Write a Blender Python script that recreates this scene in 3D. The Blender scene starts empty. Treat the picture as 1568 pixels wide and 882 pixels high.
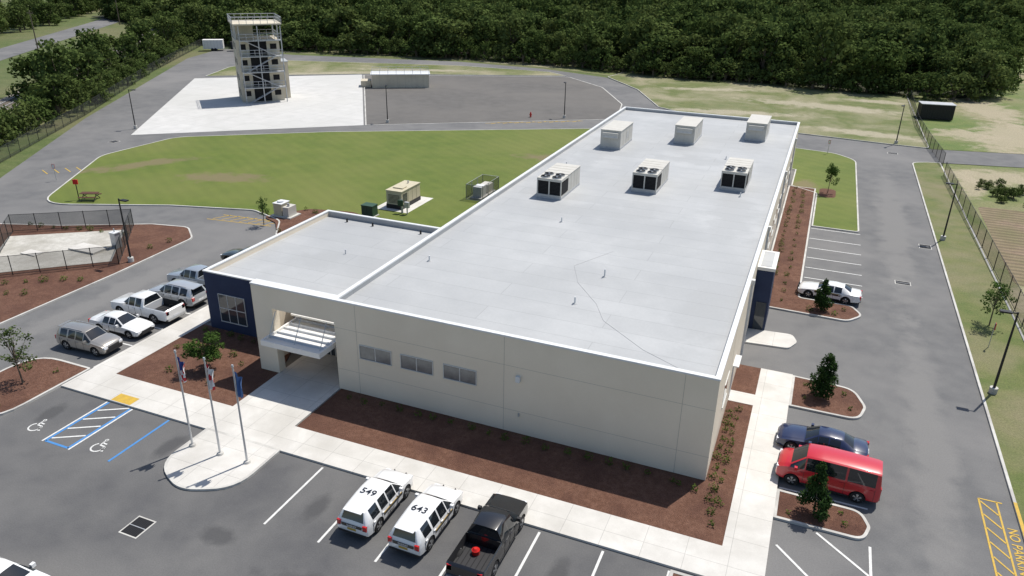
import bpy, bmesh, math, random
import numpy as np
from mathutils import Matrix, Vector
random.seed(7); rng=np.random.default_rng(7)
S=bpy.context.scene
COL=S.collection
R=math.radians

# ------------------------------------------------------------------ materials
def nodes(name):
    m=bpy.data.materials.new(name); m.use_nodes=True
    nt=m.node_tree; b=nt.nodes['Principled BSDF']
    return m,nt,b
def rgba(c): return (c[0],c[1],c[2],1)
def mixc(nt,fac,a,b,mode='MIX'):
    n=nt.nodes.new('ShaderNodeMix'); n.data_type='RGBA'; n.blend_type=mode
    for sock,val in ((n.inputs[0],fac),(n.inputs[6],a),(n.inputs[7],b)):
        if hasattr(val,'is_linked'): nt.links.new(val,sock)
        elif isinstance(val,(tuple,list)): sock.default_value=rgba(val)
        else: sock.default_value=val
    return n.outputs[2]
def noise(nt,vec,s,det=5,rough=.55,dist=0):
    n=nt.nodes.new('ShaderNodeTexNoise'); n.inputs['Scale'].default_value=s
    n.inputs['Detail'].default_value=det; n.inputs['Roughness'].default_value=rough
    n.inputs['Distortion'].default_value=dist
    nt.links.new(vec,n.inputs['Vector']); return n.outputs[0]
def ramp(nt,v,a,b):
    n=nt.nodes.new('ShaderNodeMapRange'); nt.links.new(v,n.inputs[0])
    n.inputs[1].default_value=a; n.inputs[2].default_value=b; return n.outputs[0]
def mth(nt,op,a,b=None,c=None):
    n=nt.nodes.new('ShaderNodeMath'); n.operation=op
    for i,v in enumerate((a,b,c)):
        if v is None: continue
        if hasattr(v,'is_linked'): nt.links.new(v,n.inputs[i])
        else: n.inputs[i].default_value=v
    return n.outputs[0]
def pos(nt): return nt.nodes.new('ShaderNodeNewGeometry').outputs['Position']
def bump(nt,b,h,st,d=.02):
    n=nt.nodes.new('ShaderNodeBump'); n.inputs['Strength'].default_value=st; n.inputs['Distance'].default_value=d
    nt.links.new(h,n.inputs['Height']); nt.links.new(n.outputs[0],b.inputs['Normal'])
def M(name,c1,c2=None,s=3,c3=None,s3=.08,rough=.85,bs=0,bst=.4,bd=.02,metal=0,coat=0,spec=.35,fine=None,joint=None,lo=.35,hi=.65,patches=None,pc=None,mow=None,pn=2.6):
    m,nt,b=nodes(name)
    b.inputs['Roughness'].default_value=rough; b.inputs['Metallic'].default_value=metal
    b.inputs['Coat Weight'].default_value=coat; b.inputs['Coat Roughness'].default_value=.06
    b.inputs['Specular IOR Level'].default_value=spec
    c=c1
    if c2 is not None:
        P=pos(nt)
        c=mixc(nt,ramp(nt,noise(nt,P,s),lo,hi),c1,c2)
        if c3 is not None: c=mixc(nt,ramp(nt,noise(nt,P,s3,4,.6,.4),.42,.68),c,c3)
        if mow:
            mp=nt.nodes.new('ShaderNodeMapping'); mp.inputs['Rotation'].default_value=(0,0,R(mow[0])); nt.links.new(P,mp.inputs[0])
            wv=nt.nodes.new('ShaderNodeTexWave'); wv.bands_direction='Y'; wv.inputs['Scale'].default_value=mow[1]; wv.inputs['Distortion'].default_value=1.2; wv.inputs['Detail'].default_value=2
            nt.links.new(mp.outputs[0],wv.inputs['Vector'])
            c=mixc(nt,wv.outputs['Fac'],c,mixc(nt,1.0,c,(mow[2],)*3,'MULTIPLY'))
        if patches:
            nz=noise(nt,P,.45,6,.65)
            for (px,py,sx,sy,ang) in patches:
                mp=nt.nodes.new('ShaderNodeMapping'); mp.vector_type='TEXTURE'
                mp.inputs['Location'].default_value=(px,py,0); mp.inputs['Rotation'].default_value=(0,0,R(ang)); mp.inputs['Scale'].default_value=(sx,sy,1e3)
                nt.links.new(P,mp.inputs[0])
                ln=nt.nodes.new('ShaderNodeVectorMath'); ln.operation='LENGTH'; nt.links.new(mp.outputs[0],ln.inputs[0])
                d=mth(nt,'ADD',ln.outputs['Value'],mth(nt,'MULTIPLY',mth(nt,'SUBTRACT',nz,.5),pn))
                c=mixc(nt,mth(nt,'MULTIPLY',ramp(nt,d,1.2,.6),.85),c,pc)
        if fine:
            c=mixc(nt,ramp(nt,noise(nt,P,fine[0],3),.3,.7),c,mixc(nt,1.0,c,(fine[1],)*3,'MULTIPLY'))
        if joint:
            br=nt.nodes.new('ShaderNodeTexBrick'); nt.links.new(P,br.inputs['Vector']); br.offset=joint[4] if len(joint)>4 else 0
            br.inputs['Scale'].default_value=1; br.inputs['Brick Width'].default_value=joint[0]; br.inputs['Row Height'].default_value=joint[1]
            br.inputs['Mortar Size'].default_value=joint[2]; br.inputs['Mortar Smooth'].default_value=.3
            br.inputs['Color1'].default_value=(1,1,1,1); br.inputs['Color2'].default_value=(.94,.94,.94,1); br.inputs['Mortar'].default_value=(joint[3],)*3+(1,)
            c=mixc(nt,1.0,c,br.outputs[0],'MULTIPLY')
        nt.links.new(c,b.inputs['Base Color'])
        if bs: bump(nt,b,noise(nt,P,bs,4),bst,bd)
    else: b.inputs['Base Color'].default_value=rgba(c1)
    return m
m_ground=M('rough_grass',(.085,.125,.03),(.13,.16,.05),.5,(.18,.17,.08),.03,fine=(7,.6),bs=6,bst=.6,bd=.15)
m_lawn=M('mown_lawn',(.104,.150,.020),(.138,.178,.028),.35,(.165,.188,.042),.05,fine=(9,.72),bs=14,bst=.5,bd=.06,
   patches=[(-75,34,1.6,7,-32),(-62,34,5,2,20),(-44,79,9,1.8,32),(-30,60,4,2,10),(2,61,1.5,2.5,0)],pc=(.2,.165,.085),mow=(32,.20,.94))
m_sandy=M('sandy_grass',(.112,.15,.036),(.172,.185,.066),.5,(.33,.30,.19),.10,fine=(7,.62),bs=8,bst=.5,bd=.1,
   patches=[(10,96,9,2.2,-8),(-12,104,12,2,12),(2,118,14,3,-5),(-20,127,9,2,20),(12,128,6,2,0),(-100,108,14,2,37),(-85,122,14,2,22)],pc=(.42,.375,.27))
m_verge=M('verge_grass',(.105,.145,.032),(.17,.18,.06),.5,(.24,.21,.12),.13,fine=(9,.65),bs=10,bst=.5,bd=.08)
m_east=M('east_field_grass',(.11,.17,.035),(.16,.20,.05),.4,(.30,.26,.15),.07,fine=(6,.62),bs=8,bst=.6,bd=.12,
   patches=[(25,76,11,4,12),(30,104,5,16,-10),(30,130,5,14,8),(24,103,5,4,0),(40,92,14,3,12),(20.5,70,1.5,6,0),(20.5,30,1.5,8,0)],pc=(.42,.36,.25))
ST=[(-17.2,-9.6,.5,1.2,0),(-5,-9.2,.5,1.1,0),(-27.5,-8.9,.5,1.1,0),(-14,-14,3,.7,5),(-6,-15,5,.9,-4),(-36.2,-9,.5,1,0),(-20,-13,1,.6,0)]
m_asph=M('asphalt',(.132,.132,.134),(.166,.165,.163),.6,(.205,.20,.195),.07,rough=.9,fine=(14,.82),bs=60,bst=.25,bd=.01,
   patches=[(11.2,10,1.2,14,0),(11,50,1.4,22,0),(10.8,33,1.3,1.6,0),(-46.5,5,1.2,12,0)],pc=(.20,.196,.19))
m_asph_n=M('asphalt_front_lot',(.098,.098,.102),(.128,.127,.127),.45,(.165,.162,.158),.12,rough=.9,fine=(16,.8),bs=60,bst=.25,bd=.01,patches=ST,pc=(.078,.078,.08),pn=2.2)
m_asphd=M('asphalt_pad',(.118,.112,.105),(.14,.133,.125),.5,(.16,.15,.138),.06,rough=.92,fine=(10,.85))
m_conc=M('concrete_walk',(.60,.58,.54),(.67,.65,.61),1.2,(.52,.50,.46),.25,fine=(20,.93),joint=(1.9,1.9,.014,.66),bs=40,bst=.1)
m_concp=M('concrete_pad',(.53,.525,.505),(.60,.59,.57),.5,(.52,.515,.49),.06,fine=(12,.93),joint=(5,5,.05,.8))
m_kerb=M('kerb_concrete',(.52,.505,.47),(.60,.59,.55),2,(.40,.385,.36),.5,fine=(15,.9))
m_mulch=M('mulch',(.17,.080,.050),(.235,.120,.080),4,(.135,.062,.042),.4,rough=.95,fine=(22,.45),bs=26,bst=.9,bd=.07)
m_gravel=M('white_gravel',(.50,.48,.43),(.62,.60,.55),2,(.40,.38,.33),.3,fine=(18,.75),bs=30,bst=.6,bd=.04)
m_ballast=M('ballast',(.22,.19,.16),(.30,.27,.23),2,fine=(12,.6))
m_soil=M('tilled_soil',(.25,.175,.115),(.32,.235,.155),1.2,(.20,.18,.08),.12,fine=(10,.7),bs=8,bst=.6,bd=.1,mow=(0,.35,.62))
m_roof=M('roof_membrane',(.405,.413,.415),(.445,.452,.453),.45,(.375,.383,.387),.12,rough=.6,fine=(6,.955),joint=(14,1.85,.026,.80,.5),patches=[(-3,27,2.2,5,0),(-12,24,4,1.6,10),(-19,40,1.6,6,0),(-2,8,1.4,5,0),(-8,44,5,1.5,0),(-14,60,3,3,0),(-30,9,2,2,0)],pc=(.38,.387,.388),pn=3.2)
m_coping=M('coping_metal',(.62,.63,.63),(.68,.69,.69),3,rough=.5)
m_cable=M('cable',(.35,.355,.36),rough=.7)
m_wall=M('beige_wall',(.76,.67,.535),(.79,.70,.565),.5,(.73,.64,.51),.15,rough=.9,fine=(9,.975))
m_wallj=M('wall_joint',(.45,.41,.34))
m_blue=M('navy_wall',(.024,.036,.082),(.03,.045,.096),.8,rough=.8,fine=(8,.93))
m_white=M('white_trim',(.70,.69,.66),(.74,.73,.70),2,rough=.6)
m_glass=M('window_glass',(.03,.04,.05),rough=.06,spec=.8)
m_blind=M('window_blind',(.10,.115,.12),(.16,.175,.18),2,rough=.15,spec=.8)
m_frame=M('alu_frame',(.55,.55,.53),rough=.5)
m_dark=M('dark_void',(.012,.012,.014),rough=.8)
m_black=M('black_metal',(.02,.02,.022),rough=.5)
m_brown=M('brown_timber',(.09,.04,.025),rough=.8)
m_steel=M('galvanised_steel',(.42,.43,.44),(.50,.51,.52),3,rough=.45,metal=.4)
m_pole=M('pole_aluminium',(.55,.56,.57),rough=.35,metal=.5)
m_ac=M('ac_panel',(.52,.50,.45),(.57,.55,.50),1.4,rough=.55,fine=(5,.94))
m_tower=M('tower_block',(.60,.545,.43),(.65,.595,.475),.6,(.54,.485,.38),.2,rough=.9,fine=(3,.94),joint=(1.2,.6,.02,.9,.5))
m_gen=M('tan_enclosure',(.50,.45,.32),(.54,.485,.35),2,rough=.55)
m_green=M('green_box',(.035,.075,.045),rough=.5)
m_yel=M('yellow_paint',(.62,.40,.05),(.50,.33,.06),5,rough=.7,fine=(25,.8))
m_wp=M('white_road_paint',(.74,.74,.72),(.60,.60,.58),4,rough=.7,fine=(30,.85))
m_bp=M('blue_road_paint',(.05,.20,.48),(.08,.24,.50),4,rough=.7)
m_bark=M('bark',(.12,.095,.07),(.17,.14,.105),6,rough=.95,bs=20)
m_tire=M('tyre',(.018,.018,.019),rough=.85)
m_rim=M('wheel_rim',(.42,.43,.44),rough=.3,metal=.7)
m_plast=M('black_plastic',(.022,.022,.024),rough=.6)
m_cglass=M('car_glass',(.012,.015,.018),rough=.04,spec=.9)
m_lamp=M('headlamp',(.75,.76,.78),rough=.08,spec=.9)
m_tail=M('tail_lamp',(.45,.012,.012),rough=.15,spec=.8)
m_redp=M('red_plastic',(.55,.02,.015),rough=.3)
m_gold=M('gold_stripe',(.45,.30,.06),rough=.4)
def paint(n,c,metal=0,r=.32): return M(n,c,rough=r,metal=metal,coat=1,spec=.5)
p_white=paint('white_car_paint',(.76,.76,.75)); p_black=paint('black_car_paint',(.012,.012,.013),r=.25)
p_red=paint('red_car_paint',(.52,.010,.022)); p_navy=paint('navy_car_paint',(.010,.018,.065)); 
p_silver=paint('silver_car_paint',(.36,.34,.31),.5); p_silver2=paint('pale_silver_paint',(.50,.52,.54),.4); p_gray=paint('gray_blue_paint',(.40,.44,.48),.4)
p_dark=paint('dark_car_paint',(.02,.025,.02))
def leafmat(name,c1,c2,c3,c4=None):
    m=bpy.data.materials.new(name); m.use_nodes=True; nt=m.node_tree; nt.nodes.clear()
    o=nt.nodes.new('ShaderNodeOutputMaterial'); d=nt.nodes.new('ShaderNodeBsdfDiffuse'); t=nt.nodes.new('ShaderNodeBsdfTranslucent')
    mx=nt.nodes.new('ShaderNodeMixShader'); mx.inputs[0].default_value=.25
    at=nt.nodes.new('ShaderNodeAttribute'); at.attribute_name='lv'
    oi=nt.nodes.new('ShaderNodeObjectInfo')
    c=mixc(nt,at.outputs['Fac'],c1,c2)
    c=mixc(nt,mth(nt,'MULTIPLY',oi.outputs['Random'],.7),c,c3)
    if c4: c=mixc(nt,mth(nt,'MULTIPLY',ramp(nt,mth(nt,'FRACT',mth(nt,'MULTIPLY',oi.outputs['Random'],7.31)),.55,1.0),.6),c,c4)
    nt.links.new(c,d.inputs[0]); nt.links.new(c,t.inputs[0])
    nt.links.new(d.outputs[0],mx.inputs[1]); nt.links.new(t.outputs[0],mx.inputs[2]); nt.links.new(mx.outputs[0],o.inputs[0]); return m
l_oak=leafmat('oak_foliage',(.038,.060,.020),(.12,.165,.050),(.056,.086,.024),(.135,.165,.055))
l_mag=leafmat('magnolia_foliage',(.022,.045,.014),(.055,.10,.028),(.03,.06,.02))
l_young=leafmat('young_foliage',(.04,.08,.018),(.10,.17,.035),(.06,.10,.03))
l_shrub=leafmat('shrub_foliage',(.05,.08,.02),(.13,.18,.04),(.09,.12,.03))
m_chain=bpy.data.materials.new('chain_link'); m_chain.use_nodes=True
nt=m_chain.node_tree; nt.nodes.clear()
o=nt.nodes.new('ShaderNodeOutputMaterial'); t=nt.nodes.new('ShaderNodeBsdfTransparent'); d=nt.nodes.new('ShaderNodeBsdfDiffuse'); d.inputs[0].default_value=(.06,.065,.06,1)
x=nt.nodes.new('ShaderNodeMixShader'); x.inputs[0].default_value=.42
nt.links.new(t.outputs[0],x.inputs[1]); nt.links.new(d.outputs[0],x.inputs[2]); nt.links.new(x.outputs[0],o.inputs[0])

# ------------------------------------------------------------------ mesh helpers
def empty(name,loc=(0,0,0),rz=0):
    o=bpy.data.objects.new(name,None); o.empty_display_size=.3; COL.objects.link(o); o.location=loc; o.rotation_euler=(0,0,rz); return o
def mesh(name,V,F,mats,mi=None,parent=None,smooth=None):
    me=bpy.data.meshes.new(name); me.from_pydata([tuple(v) for v in V],[],[tuple(f) for f in F])
    if not isinstance(mats,(list,tuple)): mats=[mats]
    for m in mats: me.materials.append(m)
    if mi is not None: me.polygons.foreach_set('material_index',list(mi))
    if smooth is not None:
        me.polygons.foreach_set('use_smooth',[True]*len(me.polygons)); me.set_sharp_from_angle(angle=R(smooth))
    me.update(); o=bpy.data.objects.new(name,me); COL.objects.link(o)
    if parent: o.parent=parent
    return o
class B:  # accumulates shapes into one mesh
    def __init__(s): s.V=[];s.F=[];s.I=[];s.mats=[]
    def mi(s,m):
        if m not in s.mats: s.mats.append(m)
        return s.mats.index(m)
    def add(s,V,F,m,T=None):
        k=len(s.V)
        if T is not None: V=[T@Vector(v) for v in V]
        s.V+= [tuple(v) for v in V]; s.F+=[tuple(i+k for i in f) for f in F]; s.I+=[s.mi(m)]*len(F)
    def box(s,x0,x1,y0,y1,z0,z1,m,T=None):
        V=[(x0,y0,z0),(x1,y0,z0),(x1,y1,z0),(x0,y1,z0),(x0,y0,z1),(x1,y0,z1),(x1,y1,z1),(x0,y1,z1)]
        s.add(V,[(0,3,2,1),(4,5,6,7),(0,1,5,4),(1,2,6,5),(2,3,7,6),(3,0,4,7)],m,T)
    def cyl(s,p,q,r0,r1,m,n=10,T=None,cap=True):
        p=Vector(p);q=Vector(q); d=(q-p).normalized(); a=d.orthogonal().normalized(); b=d.cross(a)
        V=[];F=[]
        for i in range(n):
            t=2*math.pi*i/n; o=a*math.cos(t)+b*math.sin(t); V+=[p+o*r0,q+o*r1]
        for i in range(n):
            j=(i+1)%n; F.append((2*i,2*j,2*j+1,2*i+1))
        if cap: F.append([2*i for i in range(n)][::-1]); F.append([2*i+1 for i in range(n)])
        s.add(V,F,m,T)
    def poly(s,pts,z,m):
        s.add([(x,y,z) for x,y in pts],[tuple(range(len(pts)))],m)
    def make(s,name,parent=None,smooth=None): return mesh(name,s.V,s.F,s.mats,s.I,parent,smooth)
def area2(p): return sum(p[i][0]*p[(i+1)%len(p)][1]-p[(i+1)%len(p)][0]*p[i][1] for i in range(len(p)))
def rounded(pts,r=1.0,n=6):
    pts=list(pts)
    if area2([(p[0],p[1]) for p in pts])<0: pts=pts[::-1]
    out=[]; N=len(pts)
    for i in range(N):
        P=Vector(pts[i][:2]); rr=pts[i][2] if len(pts[i])>2 else r
        a=Vector(pts[i-1][:2])-P; b=Vector(pts[(i+1)%N][:2])-P; la,lb=a.length,b.length; a.normalize();b.normalize()
        ang=math.acos(max(-1,min(1,a.dot(b))))
        if rr<=0 or ang>3.05: out.append((P.x,P.y)); continue
        t=min(rr/math.tan(ang/2),la*.48,lb*.48)
        A=P+a*t; Bq=P+b*t
        for k in range(n+1):
            u=k/n; q=A*(1-u)**2+P*2*u*(1-u)+Bq*u*u; out.append((q.x,q.y))
    return out
def inset(p,w):
    N=len(p); out=[]
    for i in range(N):
        a=Vector(p[i-1]);b=Vector(p[i]);c=Vector(p[(i+1)%N])
        d1=(b-a).normalized() if (b-a).length>1e-6 else (c-b).normalized(); d2=(c-b).normalized() if (c-b).length>1e-6 else d1
        n1=Vector((-d1.y,d1.x)); n2=Vector((-d2.y,d2.x)); m=(n1+n2)
        m=m/max(.3,m.length_squared)*2
        out.append((b.x+m.x*w,b.y+m.y*w))
    return out
def slab(name,pts,mat,z=.12,r=0,z0=-.02,kerb=.15,parent=None,kz=.015):
    p=rounded(pts,r); q=inset(p,kerb) if kerb else p; n=len(q)
    V=[(x,y,z) for x,y in q]+[(x,y,z0) for x,y in q]
    F=[tuple(range(n))]+[(i,i+n,(i+1)%n+n,(i+1)%n) for i in range(n)]
    o=mesh(name,V,F,mat,parent=parent)
    if kerb:
        zk=z+kz; V=[];F=[]
        for a,b in zip(p,q): V+=[(a[0],a[1],z0),(a[0],a[1],zk),(b[0],b[1],zk),(b[0],b[1],z0)]
        for i in range(n):
            j=(i+1)%n
            for k in range(3): F.append((4*i+k,4*j+k,4*j+k+1,4*i+k+1))
        mesh('kerb',V,F,m_kerb,parent=o)
    return o
def sheet(name,pts,mat,z,r=0,parent=None):
    p=rounded(pts,r); return mesh(name,[(x,y,z) for x,y in p],[tuple(range(len(p)))],mat,parent=parent)
def stripes(name,segs,mat,w=.11,z=.012,parent=None):
    b=B()
    for (x0,y0,x1,y1) in segs:
        d=Vector((x1-x0,y1-y0)).normalized(); n=Vector((-d.y,d.x))*w/2
        b.add([(x0+n.x,y0+n.y,z),(x0-n.x,y0-n.y,z),(x1-n.x,y1-n.y,z),(x1+n.x,y1+n.y,z)],[(0,1,2,3)],mat)
    return b.make(name,parent)
def text(name,body,loc,size,mat,parent=None,rot=(0,0,0),ext=0,align='CENTER'):
    c=bpy.data.curves.new(name,'FONT'); c.body=body; c.size=size; c.align_x=align; c.align_y='CENTER'; c.extrude=ext
    c.offset=size*.012
    c.materials.append(mat); o=bpy.data.objects.new(name,c); COL.objects.link(o); o.location=loc; o.rotation_euler=rot
    if parent: o.parent=parent
    return o

# ------------------------------------------------------------------ ground and pavements
sheet('ground',[(-1500,-1200),(1500,-1200),(1500,1800),(-1500,1800)],m_ground,-.06)
sheet('asphalt_road',[(14.7,-60),(14.7,78.5),(16.5,80.6),(70,92),(70,100.5),(18,89.3),(12,89.6),(-2,91.5),(-14,95),(-25,103),(-33,120),(-43,133),(-60,139),(-83,140.5),(-126,131),(-150,133),(-143,113),(-105,52),(-84,22),(-74,0),(-74,-60)],m_asph,0,r=3)
sheet('front_parking_lot',[(-43.5,-40),(3.4,-40),(3.4,-6.6),(-38.2,-6.6),(-38.4,-12),(-43.5,-12)],m_asph_n,.004)
slab('grass_verge',[(14.6,-60),(14.6,79.2,2),(16.5,80.2),(18.2,80.6),(19.4,-60)],m_verge,.10,r=0)
slab('sandy_field',[(-2,91.7),(-14,95.2),(-25,103.2),(-33,120.2),(-43,133.5),(-40,150),(17.4,150),(17.6,89.4),(12,89.8)],m_sandy,.10,r=1)
sheet('grass_field',[(19.4,-60),(160,-60),(160,111),(70,92.2),(18.3,80.8)],m_east,-.03)
sheet('grass_field',[(17.4,89.6),(70,100.6),(160,119),(160,320),(17.4,320)],m_east,-.03)
sheet('tilled_field',[(19.9,37),(70,37),(70,62),(20.1,61)],m_soil,-.02,r=1)
sheet('grass_field',[(-165,135),(-130,134),(-83,143),(-60,141.5),(-43,136),(-40,150),(-165,160)],m_sandy,-.03)
lawn=slab('lawn',[(-71.9,17.9,4),(-59.3,23.4,5),(-50.5,25.8,2),(-46,24.2,2),(-43,19.6,3),(-22.6,19.6,0),(-22.6,84,0),(-31.8,79.4,0),(-65.3,60,0),(-82.4,47.6,4),(-83,35.4,5)],m_lawn,.10)
slab('lawn',[(3.3,45.5,0),(7.8,45.5,.5),(7.7,77,4),(5,80,3),(-1,81,0),(-22.5,84,0),(-22.5,68.2,0),(.4,68.2,0),(.4,60.2,0),(3.3,58.2,1)],m_lawn,.10)
slab('lawn',[(-119,93),(-124,106,3),(-121,121,4),(-80,133.5,0),(-57,134.5,3),(-51.5,130.5),(-91,112)],m_sandy,.10)
slab('concrete_pad',[(-119,90),(-92,111),(-63.3,66.7),(-89.2,46)],m_concp,.02,kerb=0)
slab('asphalt_pad',[(-91.3,110.5),(-51,130,3),(-40,119.5,6),(-31.5,103,6),(-28.8,89.2,2),(-63.0,66.7)],m_asphd,.03,kerb=.2)
slab('mulch_bed',[(-74,10.5,3),(-64,14.2,3),(-56.5,18.2,2),(-52.6,19,1.5),(-50,16.8,1.5),(-49.5,7.6,0),(-49.3,-14,1),(-74,-14,0)],m_mulch,.11)
sheet('white_gravel',[(-65.5,10.0),(-57.4,15.8),(-52.0,9.4),(-58.6,3.4),(-62,6.0)],m_gravel,.135)
sheet('grass_strip',[(-73.6,1),(-61.5,3),(-57,1.2),(-62,-13.6),(-73.6,-13.6)],m_verge,.125)
b=B(); b.box(-57.6,-54.6,9.8,11.4,.13,.30,m_conc); b.box(-60.5,-58.8,7.4,8.4,.13,.22,m_conc); b.make('concrete_box')
b=B(); b.box(-54.6,-54.0,11.8,12.4,.13,1.5,m_steel); b.box(-54.65,-53.95,11.75,12.45,1.5,1.58,m_coping); b.cyl((-54.3,12.1,1.5),(-54.3,12.1,1.9),.05,.05,m_steel); b.make('utility_cabinet')
slab('sidewalk',[(-38.2,-6.7),(1.5,-6.7),(1.5,-4.5),(-22.4,-4.5),(-22.4,3.4),(-27,3.4),(-27,-4.3),(-36.3,-4.3),(-36.3,18.4),(-38.3,18.4),(-38.3,-4.3),(-38.2,-4.3)],m_conc,.12,kerb=.0)
slab('sidewalk',[(1.5,-12),(3.5,-12),(3.5,13.3),(1.5,13.3)],m_conc,.122,kerb=0)
slab('sidewalk',[(0,8.4),(1.5,8.4),(1.5,9.7),(0,9.7)],m_conc,.124,kerb=0)
slab('sidewalk',[(0,16.7),(3.0,17.0,.5),(3.5,18.2,.8),(3.1,19.3,.5),(0,19.0)],m_conc,.12,kerb=0)
slab('plaza',[(-26.8,-6.6,0),(-26.8,-10.2,2.1),(-24.3,-11.4,2),(-21.7,-10.2,2.1),(-21.7,-6.6,0)],m_conc,.124,kerb=.15,kz=.004)
slab('mulch_bed',[(-22.3,-4.5),(1.5,-4.5),(1.5,8.4),(0,8.4),(0,0),(-22.3,0)],m_mulch,.10,kerb=0)
slab('mulch_bed',[(0,9.7),(1.5,9.7),(1.5,13.3),(0,13.3)],m_mulch,.10,kerb=0)
slab('mulch_bed',[(-36.3,-4.3),(-27,-4.3),(-27,0),(-28.4,3.4),(-36.3,3.4)],m_mulch,.10,kerb=0)
slab('mulch_bed',[(-43.2,-4.4,2.2),(-38.3,-4.4,.2),(-38.3,-11.2,2.2),(-43.2,-11.2,2.2)],m_mulch,.11)
slab('mulch_bed',[(3.5,9.3,0),(7.5,9.3,1.0),(7.9,11,1.2),(7.2,13.0,1.2),(3.5,13.2,0)],m_mulch,.11)
slab('mulch_bed',[(3.5,-1.5,0),(7.6,-1.5,.8),(7.9,-.4,.6),(7.5,.7,.8),(3.5,.8,0)],m_mulch,.11)
slab('mulch_bed',[(.15,23.5),(6.8,23.3,1),(7.9,24.8,1),(7.1,26.4,.8),(3.2,26.4,.3),(3.2,60,0),(.15,60,0)],m_mulch,.11)
slab('mulch_bed',[(-.4,-6.9),(1.5,-6.9),(1.5,-14),(-.4,-14)],m_mulch,.10)
sheet('mulch_ring',[(3.6,56.8),(5.4,56.8),(5.4,60.6),(3.6,60.6)],m_mulch,.106,r=.9,parent=None)
sheet('mulch_ring',[(-48.5,24.6),(-46,23.6),(-43.2,20.4),(-37,20.6),(-36.4,28.2),(-41,29.6),(-45.5,28.6)],m_mulch,.106,r=1.5)
sheet('concrete_pad',[(-39.6,31.6),(-35.6,31.6),(-35.6,37.4),(-39.6,37.4)],m_conc,.108)
stripes('parking_lines',[(x,-6.9,x,-11.6) for x in(-18.8,-15.75,-12.7,-9.65,-6.6,-3.5,-.45)]+[(3.6,y,7.8,y) for y in (6.6,4.0,1.1)]
 +[(3.3,y,7.9,y) for y in (28.7,31.2,33.7,36.3,39.0,41.8,45.0)]+[(-43.8,y,-38.5,y) for y in(-1.0,1.7,4.4,7.1,9.8,12.5,15.2)]
 +[(3.8,-3.3,6.4,-6.0),(5.5,-1.7,8.0,-3.9),(7.85,-1.7,7.85,-12)],m_wp,.12,.014)
stripes('accessible_lines',[(-34.1,-6.8,-34.1,-11),(-32.4,-6.8,-32.4,-11),(-29.45,-6.8,-29.45,-11),(-34.1,-11,-32.4,-11)],m_bp,.14,.014)
stripes('aisle_hatching',[(-34.0,-6.8-k*1.0-.9,-32.5,-6.8-k*1.0) for k in range(4)]+[(-34.25,-6.8,-34.25,-11.1),(-32.25,-6.8,-32.25,-11.1)],m_wp,.11,.018)
sheet('tactile_paving',[(-34.1,-6.65),(-32.6,-6.65),(-32.6,-5.9),(-34.1,-5.9)],m_yel,.127)
stripes('hatched_marking',[(13.05,4.3,14.1,4.3),(13.05,4.3,13.05,-9),(13.85,4.3,13.85,-9)]+[(13.1,4.1-k*1.05,13.8,3.2-k*1.05) for k in range(12)],m_yel,.09,.014)
text('lane_lettering','NO PARKING FIRE LANE',(14.22,-1.0,.016),.62,m_yel,rot=(0,0,R(-90)))
stripes('kerb_paint',[(14.68,4.5,14.68,-10)],m_yel,.16,.119)
stripes('hatched_marking',[(-52.5+k*1.0,22.1+k*.12,-51.6+k*1.0,23.7+k*.12) for k in range(7)]+[(-53,21.8,-45.8,22.7),(-52.4,23.5,-46,24)],m_yel,.1,.014)
stripes('hatched_marking',[(-83.5+k*.8,30.5+k*.9-3,-81.5+k*.8,29.6+k*.9-3) for k in range(6)],m_yel,.12,.014)
stripes('hatched_marking',[(-46+k*1.6,76.5+k*1.05,-45.2+k*1.6,78.2+k*1.05) for k in range(8)]+[(-47,76.6,-33.5,85.4)],m_yel,.14,.014)
def hc(x,y):
    b=B(); z=.016
    def seg(pts,w=.09):
        for (a,c) in zip(pts[:-1],pts[1:]):
            d=Vector((c[0]-a[0],c[1]-a[1])).normalized(); n=Vector((-d.y,d.x))*w/2
            b.add([(x+a[0]+n.x,y+a[1]+n.y,z),(x+a[0]-n.x,y+a[1]-n.y,z),(x+c[0]-n.x,y+c[1]-n.y,z),(x+c[0]+n.x,y+c[1]+n.y,z)],[(0,1,2,3)],m_wp)
    seg([(-.02+.36*math.cos(t),-.12+.36*math.sin(t)) for t in [R(a) for a in range(130,400,20)]])
    seg([(-.12,.42),(-.08,.08),(.25,.08),(.38,-.3),(.5,-.25)]); seg([(-.1,.28),(.2,.28)]); 
    seg([(-.12+.07*math.cos(t),.56+.07*math.sin(t)) for t in [R(a) for a in range(0,361,45)]],.1)
    return b.make('wheelchair_symbol')
hc(-35.75,-10.2); hc(-30.95,-10.2)
def grate(x,y,w=.95,d=1.1):
    b=B(); b.box(x-w/2-.07,x+w/2+.07,y-d/2-.07,y+d/2+.07,-.01,.010,m_kerb); b.box(x-w/2,x+w/2,y-d/2,y+d/2,.0,.014,m_dark)
    for k in range(9):
        xx=x-w/2+w*(k+.5)/9; b.box(xx-.008,xx+.008,y-d/2,y+d/2,.0,.02,m_black)
    b.box(x-w/2,x+w/2,y-.02,y+.02,.0,.021,m_steel); b.make('storm_drain')
grate(-24.1,-14.1); grate(11.1,33.4,1.1,.7); grate(-88,42); grate(13.6,44); grate(12.5,84,1.2,.8); grate(-58,62,1.5,.8)

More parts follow.
